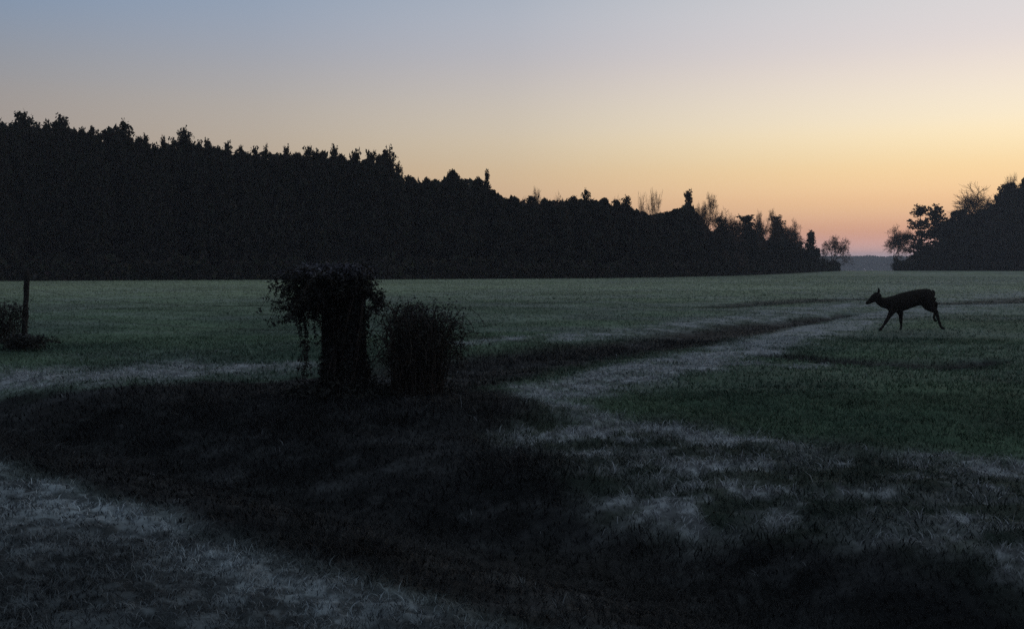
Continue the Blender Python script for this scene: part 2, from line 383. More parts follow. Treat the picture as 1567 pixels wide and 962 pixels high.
# ------------------------------------------------------------------ trees: prototypes one metre tall units scaled later
PC = np.array((.038,.036,.028))
def tuft_col(rng, n, base=PC, per=3):
    k = (.55+.9*rng.random(n))[:,None]; c = base[None]*k*(1+.12*rng.normal(size=(n,3)))
    return np.clip(np.repeat(c, per, axis=0), .004, 1)
def pine_parts(seed, H, W, h0, power=.8, gap=0., tuft=.34, per=7, topbush=1.0, droop=0.):
    """H height, W crown radius, h0 bare trunk fraction"""
    rng = np.random.default_rng(seed); tk = MB()
    n = 12; zz = np.linspace(0, H*.985, n); wob = np.cumsum(rng.normal(size=(n,2))*.012*H*.5, axis=0); wob -= wob[0]
    axis = np.column_stack([wob, zz]); rad = np.interp(zz/H, [0,.05,1], [.016*H,.0125*H,.003*H])
    tk.tube(axis, rad, 7)
    cents = []
    z = H*h0
    while z < H*.985:
        f = (z/H-h0)/(1-h0)
        L = W*(1-f)**power*(.72+.5*rng.random())*(min(1, .55+f*3))
        if rng.random() >= gap:
            for k in range(rng.integers(4,7)):
                a = rng.random()*2*math.pi; l = L*(.55+.6*rng.random())+.15
                ax = np.array([np.interp(z,zz,wob[:,0]), np.interp(z,zz,wob[:,1]), z])
                up = (.15+.5*f-droop)*l
                end = ax+np.array([math.cos(a)*l, math.sin(a)*l, up*(.6+.8*rng.random())])
                tk.tube([ax,(ax+end)/2+np.array([0,0,-.04*l]),end],[.0045*H*(1-.6*f),.003*H*(1-.6*f),.01],3,False)
                m = max(2,int(l/.30))
                for t in np.linspace(.28,1,m):
                    p = ax+(end-ax)*t+rng.normal(size=3)*.06
                    cents.append(p[None]+rng.normal(size=(per,3))*np.array([.17,.17,.13])*(1+.4*rng.random()))
        z += H*(.030+.022*rng.random())
    top = axis[-1]
    for k in range(int(10*topbush)):
        p = top+np.array([rng.normal()*.22*topbush, rng.normal()*.22*topbush, rng.normal()*.30-.15])
        cents.append(p[None]+rng.normal(size=(per,3))*.13)
    for t in np.linspace(0,1,5): cents.append((top+np.array([0,0,.02*H*t-.2]))[None]+rng.normal(size=(4,3))*.05)
    cents = np.concatenate(cents)
    v, f_ = leaf_tris(cents, np.full(len(cents), tuft), rng, 1.15)
    return tk, v, f_, tuft_col(rng, len(cents))
def grow(rng, mb, p, d, L, r, depth, ends, spread=.5, minr=.012, up=.15, kids=(3,4), sides=4):
    n = 4; pts = [p]; dd = d.copy()
    for i in range(n):
        dd = dd+rng.normal(size=3)*.13; dd[2] += up*.25; dd /= np.linalg.norm(dd); pts.append(pts[-1]+dd*L/n)
    pts = np.array(pts); rr = np.linspace(r, max(r*.55,minr*.7), n+1)
    mb.tube(pts, rr, sides if depth > 1 else 3, False)
    if depth == 0: ends.append(pts[-1]); return
    for k in range(rng.integers(kids[0], kids[1]+1)):
        t = .35+.65*rng.random() if k else 1.; i = t*n; q = pts[int(min(i,n-1))]+(pts[min(int(i)+1,n)]-pts[int(min(i,n-1))])*(i-int(min(i,n-1)) if i < n else 1)
        nd = dd+rng.normal(size=3)*spread; nd /= np.linalg.norm(nd)
        grow(rng, mb, q, nd, L*(.58+.22*rng.random()), max(r*.5,minr), depth-1, ends, spread, minr, up, kids, sides)
def broad_parts(seed, H, W, h0=.22, tuft=.42, n=9000, flat=1.0, lobes=16):
    """dense broad evergreen crown made of leaf clumps on limbs"""
    rng = np.random.default_rng(seed); tk = MB(); base = H*h0
    tk.tube([(0,0,0),(.02*H,0,base),(.03*H,.01*H,H*.55),(.02*H,0,H*.8)],[.028*H,.022*H,.014*H,.006*H],7)
    cen = []
    for k in range(lobes):
        u = k/(lobes-1); a = k*2.4+rng.normal()*.4; zc = base+.10*H+(H*.80-base)*u
        prof = math.sqrt(max(0.05, 1-(u*1.0)**(2.2*flat)))*(min(1,.62+u*1.2))
        rr = W*prof*(.25+.6*rng.random())
        c = np.array([math.cos(a)*rr, math.sin(a)*rr, zc]); rad = W*(.30+.16*rng.random())*(1-.35*u)
        tk.tube([(.02*H,0,base+.3*(zc-base)), c*np.array([.5,.5,1])-np.array([0,0,.08*H]), c],[.009*H,.006*H,.015],4,False)
        cen.append((c, rad))
    m = n//lobes; P = []
    for c, rad in cen:
        q = rng.normal(size=(m,3)); q /= np.linalg.norm(q,axis=1)[:,None]; q *= (rng.random(m)**.45)[:,None]*(.85+.3*fbm(q[:,0]*5+c[0],q[:,1]*5+q[:,2]*3,1,2,3))[:,None]
        P.append(c+q*rad*np.array([1,1,.80]))
    P = np.concatenate(P); P[:,2] = np.minimum(P[:,2], H)
    v, f_ = leaf_tris(P, np.full(len(P), tuft), rng, 1.0)
    return tk, v, f_, tuft_col(rng, len(P))
def bare_parts(seed, H, W, depth=5, lean=0., spread=.5, trunk=.3, minr=.011, kids=(3,4)):
    rng = np.random.default_rng(seed); tk = MB(); cr = MB(); ends = []
    tk.tube([(0,0,0),(.01*H,0,H*trunk*.5),(.02*H+lean*.1,0,H*trunk)],[.016*H,.013*H,.011*H],6)
    for k in range(3 if trunk < .5 else 2):
        a = rng.random()*6.28; d = np.array([math.cos(a)*.35+lean, math.sin(a)*.35, 1.]); d /= np.linalg.norm(d)
        grow(rng, cr, np.array([.02*H+lean*.1,0,H*trunk*(1-.12*k)]), d, H*.26, .008*H, depth, ends, spread, minr, .25, kids)
    V = np.concatenate(cr.v); top = V[:,2].max(); base = H*trunk*.8
    sz = (H-base)/(top-base); rxy = np.percentile(np.hypot(V[:,0],V[:,1]), 97)
    V[:,2] = np.where(V[:,2] > base, base+(V[:,2]-base)*sz, V[:,2]); V[:,:2] *= np.clip(W/rxy*(np.clip((V[:,2]-base)/(.25*(H-base)),0,1))[:,None]+(1-np.clip((V[:,2]-base)/(.25*(H-base)),0,1))[:,None], .05, 5)
    cr.v = [V]; cr.f = [np.concatenate(cr.f)]
    return tk, cr
def shrub_parts(seed, H, W, n=1800, tuft=.3):
    rng = np.random.default_rng(seed); tk = MB(); P = []
    for k in range(9):
        a = rng.random()*6.28; rr = W*.75*math.sqrt(rng.random()); h = H*(.55+.4*rng.random())*(1-.3*(rr/W)**2)
        e = np.array([math.cos(a)*rr, math.sin(a)*rr, h*.75])
        tk.tube([(e[0]*.2,e[1]*.2,0), e*np.array([.7,.7,.5]), e],[.05,.035,.012],4,False)
        q = rng.normal(size=(n//9,3)); q /= np.linalg.norm(q,axis=1)[:,None]; q *= (rng.random(n//9)**.5)[:,None]
        P.append(e*np.array([1,1,.72])+q*np.array([W*.42,W*.42,h*.52]))
    P = np.concatenate(P); P[:,2] = np.clip(P[:,2], .05, H)
    v, f_ = leaf_tris(P, np.full(len(P), tuft), rng)
    return tk, v, f_, tuft_col(rng, len(P))
PROTO = {}
def proto(kind, var):
    key = (kind, var)
    if key in PROTO: return PROTO[key]
    s = hash((len(kind)*31+ord(kind[0])*7+var*101)) % 9999
    crown_name = 'crown'; cm = M['pine']
    if kind == 'pine':   H, W = 15., 2.6; tk, v, f, c = pine_parts(s, H, W, .06, .60, .02, tuft=.27, per=10, topbush=1.1)
    elif kind == 'shaggy': H, W = 15., 3.3; tk, v, f, c = pine_parts(s, H, W, .10, .50, .05, tuft=.27, per=10, topbush=1.5)
    elif kind == 'open': H, W = 13., 2.2; tk, v, f, c = pine_parts(s, H, W, .16, .36, .14, tuft=.34, per=7, topbush=1.8)
    elif kind == 'cedar': H, W = 9., 2.2; tk, v, f, c = pine_parts(s, H, W, .02, 1.0, 0., per=13, tuft=.27, topbush=.3)
    elif kind == 'broad': H, W = 13., 3.6; tk, v, f, c = broad_parts(s, H, W, .2, .33)
    elif kind == 'oak': H, W = 20., 6.0; tk, v, f, c = broad_parts(s, H, W, .2, .42, 14000, 1.2, 24)
    elif kind == 'shrub': H, W = 3., 2.6; tk, v, f, c = shrub_parts(s, H, W)
    elif kind == 'bare': H, W = 12., 2.6; tk, cr = bare_parts(s, H, W, 5, 0, .7, .22, .016, (4,5))
    elif kind == 'spread': H, W = 18., 7.; tk, cr = bare_parts(s, H, W, 5, -.2, .60, .22, .021, (4,5))
    elif kind == 'pole': H, W = 12., 1.3; tk, cr = bare_parts(s, H, W, 4, 0, .34, .45, .018, (3,5))
    t = tk.build('trunk', M['bark' if kind not in ('bare','spread','pole') else 'bare'])
    if kind in ('bare','spread','pole'): k = cr.build('crown', M['bare'])
    else: k = link_mesh('crown' if kind != 'shrub' else 'foliage', v, f, cm, col=c)
    PROTO[key] = [H, W, [t, k], False]
    return PROTO[key]
def dist_left(px):
    return float(np.interp(px, [-300,0,600,900,1000,1100,1200,1290,1340], [100,110,120,135,150,175,210,245,262]))
NAMES = dict(pine='pine_tree', shaggy='pine_tree', open='pine_tree', cedar='cedar_tree', broad='broad_crowned_tree', oak='broad_crowned_tree', shrub='shrub', bare='bare_tree', spread='bare_tree', pole='bare_tree')
trng = random.Random(8)
def plant(kind, px, py, w, label, D=None, var=0, group=None, cat=None):
    """tree at bearing px whose top reaches py; w crown width in the photo's pixels"""
    D = D or dist_left(px)
    x, y = (px-783.5)/FPX*D, D
    zg = tz(x, y)-.15; H = CAM_H+(404-py)/FPX*D-zg
    H0, W0, parts, used = proto(kind, var)
    wx = w/FPX*D/2*(1.35 if kind in ('pine','shaggy','open') else 1.25 if kind in ('bare','pole') else 1.1)
    rt = thing(NAMES[kind], (x,y,zg), label, cat or ('shrub' if kind == 'shrub' else 'tree'), group, 0 if kind == 'spread' else trng.random()*6.28, (wx/W0, wx/W0, H/H0))
    for p in parts:
        if used: p2 = p.copy(); C.objects.link(p2)
        else: p2 = p
        p2.parent = rt
    PROTO[(kind,var)][3] = True
    return rt
LEFT = [
 ('shaggy',36,178,62,'tall bushy dark pine, highest top of the whole left wood',0),
 ('shaggy',100,185,54,'broad dark pine just right of the highest bushy pine at far left',1),
 ('pine',146,197,24,'narrow pointed pine between two broad bushy pines at far left',0),
 ('shaggy',190,190,46,'ragged two-pointed pine with sky notches either side, left wood',2),
 ('pine',226,213,22,'small pointed pine right of the ragged two-pointed pine',1),
 ('pine',254,216,22,'slim pointed pine left of the bushy ragged-topped pine on the skyline',2),
 ('shaggy',284,203,44,'bushy ragged-topped pine standing above slim pointed neighbours, left wood',0),
 ('pine',320,218,26,'dark pine with blunt top right of the bushy ragged-topped pine',3),
 ('pine',352,224,26,'first of five evenly spaced pine tips on the left skyline',1),
 ('pine',373,226,20,'second of five evenly spaced pine tips on the left skyline',0),
 ('shaggy',409,229,22,'third of five evenly spaced pine tips, with a knobby top',1),
 ('shaggy',440,228,24,'fourth of five evenly spaced pine tips, with a forked top',2),
 ('shaggy',475,229,24,'fifth of five evenly spaced pine tips, before the taller bushy one',0),
 ('shaggy',513,228,28,'tall bushy-topped pine directly above the vine-covered posts',1),
 ('open',545,238,26,'thin-crowned pine with sky showing through, right of bushy-topped pine',0),
 ('open',568,240,22,'gappy pine left of the tallest sparse pine of the middle wood',1),
 ('open',593,233,28,'tall sparse pine with knotty top and see-through crown, mid wood',2),
 ('shaggy',611,254,26,'ragged pine stepping down just right of the tall sparse pine',1),
 ('broad',628,264,44,'low rounded tree sloping down right of the tall sparse pine',0),
 ('broad',656,264,40,'rounded low tree left of the big flat-topped tree',1),
 ('broad',694,255,62,'big broad flat-topped dark tree standing out in the middle wood',2),
 ('pine',746,265,20,'single dark spike-topped pine poking above a low round crown',2),
 ('broad',752,284,50,'low round crown under the spike-topped pine',0),
 ('broad',790,296,44,'low even-topped tree left of the first fuzzy bare crowns',1),
 ('bare',818,284,30,'first pale fuzzy bare tree from the left on the skyline',0),
 ('broad',835,298,40,'dark rounded tree between the two left fuzzy bare crowns',2),
 ('bare',860,290,32,'second pale fuzzy bare tree from the left on the skyline',1),
 ('shaggy',894,292,24,'small knobby pine tip right of the second fuzzy bare tree',2),
 ('broad',920,297,52,'wide dark dome-shaped tree right of the small knobby pine tip',0),
 ('bare',940,296,34,'thin bare crown just above the wide dark dome-shaped tree',2),
 ('shaggy',960,303,30,'ragged dark pine left of the tall bare poles',0),
 ('pole',980,292,16,'slim bare tree with a small tip, left of the tallest bare pole',0),
 ('broad',985,318,40,'low dark rounded tree under the slim bare pole trees',1),
 ('pole',1005,287,30,'tallest slim bare tree with dark tuft at top, right-centre skyline',1),
 ('broad',1032,315,66,'large dark domed tree beneath the scraggly tiered pine',2),
 ('open',1052,296,18,'scraggly little pine with tiered tufts rising over a dark dome',0),
 ('bare',1080,293,36,'tall pale bare tree just right of the scraggly tiered pine',0),
 ('bare',1112,315,44,'reddish fuzzy bare tree behind the conical dark pine',1),
 ('shaggy',1101,334,34,'conical dark pine in front of reddish fuzzy bare tree',1),
 ('bare',1162,318,24,'left of the two pale bare crowns over the open pines',2),
 ('bare',1180,318,24,'right of the two pale bare crowns over the open pines',0),
 ('open',1142,333,34,'open-crowned pine with sky gaps near the wood\'s right end',1),
 ('broad',1090,350,50,'low dark tree at the foot of the conical pine',0),
 ('broad',1130,362,50,'low dark tree at the foot of the open-crowned pine',1),
 ('shaggy',1187,332,42,'bushy dark pine with layered branches left of the last bare trees',2),
 ('broad',1175,365,54,'low dark tree at the foot of the layered bushy pine',2),
 ('bare',1214,331,34,'fuzzy bare tree leaning out right of the layered bushy pine',1),
 ('broad',1212,368,36,'dark rounded tree left of the small pointed cedar',0),
 ('cedar',1241,356,34,'small pointed cedar at the right end of the left wood',0),
 ('bare',1273,357,38,'isolated bare tree with round fuzzy crown at the wood\'s right tip',2),
]
for k, px, py, w, lab, var in LEFT: plant(k, px, py, w, lab, var=var)
plant('shrub', 1260, 394, 26, 'dark low bush below the small cedar', var=0)
plant('shrub', 1277, 395, 32, 'dark low bush beneath the isolated round bare tree', var=1)
sky_x = [p[1] for p in LEFT if p[0] not in ('bare','pole')]; sky_y = [p[2] for p in LEFT if p[0] not in ('bare','pole')]
o_ = np.argsort(sky_x); SX = np.array(sky_x)[o_]; SY = np.array(sky_y)[o_]
def skyline(px): return float(np.interp(px, SX, SY))
# smaller trees that stand in the closed front of the wood, none of them different to the eye
GL = 'dark evergreen in the closed front row of the left wood, lower than its neighbours'
px = -190; k = 0
while px < 1235:
    sy = max(skyline(px), 185); D = dist_left(px)-2-trng.random()*5
    top = sy+3+trng.random()*13 if px > 0 else 185+trng.random()*18
    kd = 'pine' if px < 620 else ('broad' if k % 3 else 'pine')
    w = (26+trng.random()*12) if kd == 'pine' else 40+trng.random()*16
    if px > 1000: top += 14; w *= .75
    plant(kd, px, min(top, 392), w, GL, D, k % 3, 'closed front row of the left wood')
    px += w*(.42 if kd == 'pine' else .5); k += 1
RD = 255
RIGHT = [
 ('bare',1370,341,42,'bare twiggy tree at the left edge of the right wood',RD-3,1),
 ('open',1407,318,34,'left of two slim gappy pines in the right wood',RD-6,0),
 ('open',1432,317,30,'right of two slim gappy pines in the right wood',RD-4,2),
 ('broad',1422,374,60,'low dark tree beneath the two slim gappy pines',RD,0),
 ('broad',1466,315,54,'rounded dark tree between the gappy pines and the pale bare crown',RD-5,1),
 ('spread',1494,278,112,'large pale bare tree with spreading branches above the right wood',RD+8,0),
 ('oak',1506,314,60,'dark round-topped tree directly beneath the large pale bare crown',RD-4,0),
 ('oak',1538,274,60,'tall dark tree right of the large pale bare crown',RD-2,1),
 ('oak',1572,263,70,'tallest dark tree cut by the right edge of the picture',RD-5,0),
 ('oak',1625,262,80,'tall dark tree just outside the right edge',RD,1),
 ('oak',1680,270,80,'tall dark tree well outside the right edge',RD,0),
]
for k, px, py, w, lab, D, var in RIGHT: plant(k, px, py, w, lab, D, var)
plant('bare', 1552, 264, 40, 'thin bare crown poking up between the two tall dark right trees', RD+5, 0)
plant('shrub', 1378, 393, 28, 'dark low bush under the bare twiggy tree of the right wood', RD-8, 2)
plant('shrub', 1398, 392, 30, 'dark low bush under the left gappy pine of the right wood', RD-9, 0)
GR = 'dark low evergreen in the closed front of the right wood'
for i, px in enumerate(range(1412, 1720, 17)):
    top = float(np.interp(px, [1412,1450,1500,1540,1570,1720], [378,350,335,305,295,300]))+trng.random()*14
    plant('broad', px, top, 34+trng.random()*14, GR, RD-8-trng.random()*4, i % 3, 'closed front of the right wood')

# the inside of the woods behind those trees: one mass of branches and needles nobody could count
def wood_mass(name, label, pxs, dist, top, n, depth, size, seed, lo=.95, am=.09):
    rng = np.random.default_rng(seed)
    px = rng.uniform(pxs[0], pxs[1], n); D0 = np.array([dist(p) for p in px]); D = D0+3+rng.random(n)*depth
    tp = np.array([top(p) for p in px]); x = (px-783.5)/FPX*D; zg = terrain(x, D)
    Ht = CAM_H+(404-tp)/FPX*D0-zg
    Ht = Ht*(np.where(px > 600, lo-.06, lo)+(am+.02*(px > 600))*fbm(px,D,7,3,6)); z = zg+Ht*rng.random(n)**.9
    v, f = leaf_tris(np.stack([x,D,z],1), np.full(n, size), rng)
    o = link_mesh(name, v, f, M['pine'], col=tuft_col(rng, n)); tag(o, label, 'wood', kind='stuff')
wood_mass('wood_interior', 'closed dark mass of branches inside the left wood', (-200,1252), dist_left,
    lambda p: 190 if p < 0 else (skyline(p)+4 if p < 1225 else 380), 110000, 12, .75, 3)
wood_mass('wood_interior', 'closed dark mass of branches inside the right wood', (1436,1725), lambda p: RD,
    lambda p: float(np.interp(p, [1396,1425,1450,1500,1540,1570,1720],[352,345,325,308,280,270,270])), 34000, 14, .95, 5, .86, .12)
def undergrowth(name, label, a, b, dist, n, h, size, seed):
    rng = np.random.default_rng(seed); px = rng.uniform(a, b, n); D = np.array([dist(p) for p in px])-5-rng.random(n)*5
    x = (px-783.5)/FPX*D; z = terrain(x,D)+h*rng.random(n)**1.4*(.4+.9*fbm(px,D,12,2,8))
    v, f = leaf_tris(np.stack([x,D,z],1), np.full(n,size), rng)
    tag(link_mesh(name, v, f, M['pine'], col=tuft_col(rng, n)), label, 'undergrowth', kind='stuff')
undergrowth('undergrowth', 'low dark brush along the foot of the left wood', -200, 1285, dist_left, 30000, 2.6, .45, 12)
undergrowth('undergrowth', 'low dark brush along the foot of the right wood', 1368, 1725, lambda p: RD-3, 9000, 3.0, .6, 13)
def far_wood():
    rng = np.random.default_rng(77); n = 42000; x = rng.uniform(150, 1100, n); y = 1850+rng.random(n)*60
    H = 25.5+4.5*fbm(x, x*0, 16, 3, 2); z = -13+H*rng.random(n)**.75
    v, f = leaf_tris(np.stack([x,y,z],1), np.full(n,4.2), rng)
    tag(link_mesh('distant_wood', v, f, M['pine'], col=tuft_col(rng, n)), 'pale blue misty strip of far-off wood in the gap between the woods', 'wood', kind='stuff')
far_wood()

# ------------------------------------------------------------------ fence remnant, vines and brambles
def leafy(P, size, rng, base, elong=1.0, frost_above=None, amt=.6):
    v, f = leaf_tris(P, np.full(len(P), size), rng, elong)
    k = (.5+rng.random(len(P)))[:,None]; c = np.array(base)[None]*k
    if frost_above is not None:
        z0, z1 = frost_above; t = (sstep(z0,z1,P[:,2])*amt*rng.random(len(P)))[:,None]
        c = c*(1-t)+np.array((.17,.17,.21))[None]*t
    return v, f, np.repeat(c, 3, axis=0)
LEAF_DK = (.030,.031,.028)
def post_mesh(mb, foot, head, r, seed):
    rng = np.random.default_rng(seed); foot = np.array(foot, float); head = np.array(head, float)
    t = np.linspace(0,1,9)[:,None]; pts = foot+(head-foot)*t+rng.normal(size=(9,3))*np.array([.006,.006,0]); pts[0,2] -= .25
    mb.tube(pts, r*(1.08-.18*t[:,0])*(1+.06*rng.normal(size=9)), 9)
FX = lambda px, D: (px-783.5)/FPX*D
D1 = 11.4; D0 = 19.8
pA = np.array([FX(541,D1), D1]); pB = np.array([FX(510,D1+.1), D1+.1]); pC = np.array([FX(612,D1+.1), D1+.1]); pL = np.array([FX(35,D0), D0])
zA, zB, zC, zL = tz(*pA), tz(*pB), tz(*pC), tz(*pL)
fence = thing('wire_fence', (pL[0],pL[1],zL), 'remains of an old wire fence running from left post to bramble', 'fence')
def rel(p): return np.array(p)-np.array([pL[0],pL[1],zL])
def fpost(foot, head, r, seed, label=None):
    mb = MB(); post_mesh(mb, rel(foot), rel(head), r, seed); o = mb.build('post', M['wood'], fence, smooth=True)
    if label: o['label'] = label
fpost((pL[0],pL[1],zL), (pL[0]+.10,pL[1],CAM_H-8/FPX*D0), .052, 1, 'bare leaning post at left')
fpost((pC[0],pC[1],zC), (pC[0],pC[1],zC+.92), .032, 4, 'thin post inside the bramble')
def wire(a, b, sag=.05):
    a = rel(a); b = rel(b); t = np.linspace(0,1,24)[:,None]; p = a+(b-a)*t; p[:,2] -= sag*4*(t*(1-t))[:,0]
    mb = MB(); mb.tube(p, .0024, 4); mb.build("wire", M['wire'], fence)
hA1, hA2 = .78, 1.02
wire((pL[0]+.05,pL[1],zL+.62), (pB[0],pB[1],zB+.76), .10); wire((pL[0]+.08,pL[1],zL+1.05), (pB[0],pB[1],zB+1.06), .14)
wire((pB[0],pB[1],zA+hA1), (pC[0],pC[1],zC+hA1-.02), .015); wire((pB[0],pB[1],zA+hA2+.03), (pC[0],pC[1],zC+.90), .01)
wire((pL[0]+.05,pL[1],zL+.62), (pL[0]-4,pL[1]+3,zL+.62), .05); wire((pL[0]+.08,pL[1],zL+1.05), (pL[0]-4,pL[1]+3,zL+1.05), .05)

def vine_snag():
    rng = np.random.default_rng(15)
    rt = thing('dead_tree_snag', (pA[0],pA[1],zA), 'twin-stemmed dead snag smothered in a drooping mop of vines', 'dead tree')
    o = np.array([pA[0],pA[1],zA]); dB = np.array([pB[0]-pA[0], pB[1]-pA[1], zB-zA])
    for nm, base, h, r, sd in (('trunk', np.zeros(3), 1.50, .105, 7), ('trunk', dB, 1.40, .098, 9)):
        mb = MB(); post_mesh(mb, base, base+np.array([.0,0,h]), r, sd); mb.build(nm, M['wood'], rt, smooth=True)
        vm = MB(); P = []                                   # climbing stems and ivy round each stem
        for k in range(9):
            ph = rng.random()*6.28; tw = rng.normal()*2.2; t = np.linspace(0,1,26)
            rr = r*1.12+.03*fbm(t*9+k, t*0+k, 1, 2, k)
            pts = np.stack([base[0]+np.cos(ph+tw*t)*rr, base[1]+np.sin(ph+tw*t)*rr, base[2]+t*h-.05], 1); vm.tube(pts, .014-.006*t, 5)
        n = 4200; t = rng.random(n); ph = rng.random(n)*6.28
        rr = r*(.9+.9*rng.random(n)**1.5*(fbm(t*7+sd, ph+sd, 1., 3, 5)**1.5)*1.6)*(1+1.3*np.exp(-t*6))
        P = np.stack([base[0]+np.cos(ph)*rr, base[1]+np.sin(ph)*rr, base[2]+t*h], 1)
        vm.build('climbing_vine', M['vine'], rt)
        v, f, c = leafy(P, .036, rng, LEAF_DK); link_mesh('ivy', v, f, M['vleaf'], rt, c)
    # the mop: arching canes out of the top, hanging strands, leaf litter caught in them
    cx = dB[0]*.55; top = 1.50; cn = MB(); P = []
    for k in range(420):
        a = rng.random()*6.28; L = (.16+.42*rng.random()**1.1); 
        left = max(0,-math.cos(a)); L *= .50+1.0*left; 
        start = np.array([cx+rng.normal()*.10, rng.normal()*.08, 1.24+.2*rng.random()])
        hang = (.10+.34*rng.random())*(.8+.7*left)
        t = np.linspace(0,1,9); rise = top-start[2]
        xx = start[0]+math.cos(a)*L*t**.8; yy = start[1]+math.sin(a)*L*.8*t**.8
        zz = start[2]+rise*np.sin(np.clip(t*2.1,0,math.pi/2))*(1-.4*rng.random())-hang*np.clip(t-.35,0,1)**1.5*1.9
        pts = np.stack([xx,yy,zz],1)+rng.normal(size=(9,3))*.012; cn.tube(pts, .0065-.004*t, 3, False)
        for q in range(2,9):
            P.append(pts[q][None]+rng.normal(size=(6,3))*.022)
    for k in range(27):                                     # dense curtain of strands at the left and a few right
        side = -1 if k < 22 else 1
        x0 = cx+side*(.16+.33*rng.random()) if side < 0 else cx+.22+.2*rng.random()
        y0 = rng.normal()*.2; zt = 1.30-.25*abs(x0-cx); ln = (.22+.42*rng.random()**2) if side < 0 else .15+.25*rng.random()
        if side < 0 and abs(x0-(FX(455,D1)-pA[0])) < .10: ln = .85+.3*rng.random()
        t = np.linspace(0,1,12); pts = np.stack([x0+.05*np.sin(t*5+k)+side*.03*t, y0+.03*np.cos(t*4+k), zt-ln*t],1)
        cn.tube(pts, .006-.003*t, 3, False)
        for q in range(12): P.append(pts[q][None]+rng.normal(size=(9,3))*.018)
    for k in range(22):                                     # stiff twigs sticking out to the left
        z0 = .95+.35*rng.random(); x0 = cx-.25; L = .2+.38*rng.random()
        s_ = -1 if k < 16 else 1; 
        if s_ > 0: x0 = cx+.22; L *= .55
        t = np.linspace(0,1,6); pts = np.stack([x0+s_*L*t, rng.normal()*.15+t*rng.normal()*.1, z0-.12*t**2+.04*rng.normal()*t],1)
        cn.tube(pts, .006-.003*t, 3, False)
        for q in range(1,6): P.append(pts[q][None]+rng.normal(size=(6,3))*.02)
    q = rng.normal(size=(9000,3)); q /= np.linalg.norm(q,axis=1)[:,None]; q *= (rng.random(9000)**.5)[:,None]
    q[:,2] = np.abs(q[:,2])*.9-.25
    P.append(np.array([cx-.04,0,1.24])+q*np.array([.30,.30,.25])*(.8+.4*fbm(q[:,0]*4,q[:,1]*4+q[:,2]*2,1,2,4))[:,None])
    P = np.concatenate(P); cn.build('vine_canes', M['vine'], rt)
    v, f, c = leafy(P, .024, rng, LEAF_DK, 1.5, (1.30,1.48), 1.0); link_mesh('vine_foliage', v, f, M['vleaf'], rt, c)
    # weeds round the foot
    n = 2400; a = rng.random(n)*6.28; rr = .55*np.sqrt(rng.random(n)); P = np.stack([np.cos(a)*rr*1.2+cx, np.sin(a)*rr, .26*rng.random(n)*(1-rr/.75)],1)
    v, f, c = leafy(P, .05, rng, LEAF_DK); link_mesh('ground_ivy', v, f, M['vleaf'], rt, c)
vine_snag()

def bramble(name, x, y, W, H, ncane, label, seed, skew=0., leaf=.042, dens=9, lowfill=3000, cat='bush'):
    rng = np.random.default_rng(seed); z = tz(x,y); rt = thing(name, (x,y,z), label, cat); cn = MB(); P = []
    for k in range(ncane):
        a = rng.random()*6.28; b = rng.random()*6.28; rb = W*.5*math.sqrt(rng.random())
        s = np.array([math.cos(b)*rb-skew*.5*W, math.sin(b)*rb*.8, -.03]); reach = W*(.25+.75*rng.random()); h = H*(.45+.6*rng.random())
        t = np.linspace(0,1,12)
        xx = s[0]+(math.cos(a)*reach+skew*W*.3)*t**1.3; yy = s[1]+math.sin(a)*reach*.8*t**1.3
        over = .5+.5*rng.random(); zz = h*np.sin(t*math.pi*(.5+.28*over))+s[2]
        pts = np.stack([xx,yy,zz],1)+rng.normal(size=(12,3))*.012*W; cn.tube(pts, (.0075-.005*t), 4, False)
        for q in range(2,12):
            if rng.random() < .75: P.append(pts[q][None]+rng.normal(size=(dens,3))*.035)
            if rng.random() < .35:                          # side twig
                d = rng.normal(size=3)*.12*W; cn.tube([pts[q], pts[q]+d*.6+[0,0,.02], pts[q]+d],[.003,.0022,.0015],3,False); P.append((pts[q]+d)[None]+rng.normal(size=(dens//2+1,3))*.025)
    q = rng.normal(size=(lowfill,3)); q /= np.linalg.norm(q,axis=1)[:,None]; q *= (rng.random(lowfill)**.5)[:,None]; q[:,2] = np.abs(q[:,2])
    lump = (.6+.8*fbm(q[:,0]*2.6+9+seed,q[:,1]*2+q[:,2]*2.6,1,3,4))[:,None]
    k3 = lowfill//3; top = q[k3:].copy(); top[:,2] *= np.where(np.arange(len(top)) % 2, 1, -1)
    P.append(top*lump[k3:]*np.array([W*.74,W*.6,H*.40])+np.array([skew*.9*W,0,H*.60]))
    q[:k3,:2] *= 1.1; P.append(q[:k3]*lump[:k3]*np.array([W*.85,W*.6,H*.34])+np.array([-skew*.9*W,0,0]))
    P = np.concatenate(P); P = P[P[:,2] > 0]
    cn.build('canes', M['vine'], rt); v, f, c = leafy(P, leaf, rng, LEAF_DK, 1.1, (H*.72,H*1.0), .35); link_mesh('foliage', v, f, M['bleaf'], rt, c)
    return rt
bramble('bramble_bush', FX(644,D1-.1), D1-.1, .60, 1.08, 220, 'tangled round bramble bush right of the vine-covered snag', 31, .16, .022, 3, 4200)
bramble('bramble_bush', FX(2,D0-.4), D0-.4, .60, .80, 60, 'dark brush heap around the foot of the leaning left post', 33, -.1, .032, 3, 350)
bramble('bramble_bush', FX(34,17.6), 17.6, .55, .30, 26, 'low weedy clump in front of the leaning left post', 35, 0, .04, 4, 500)

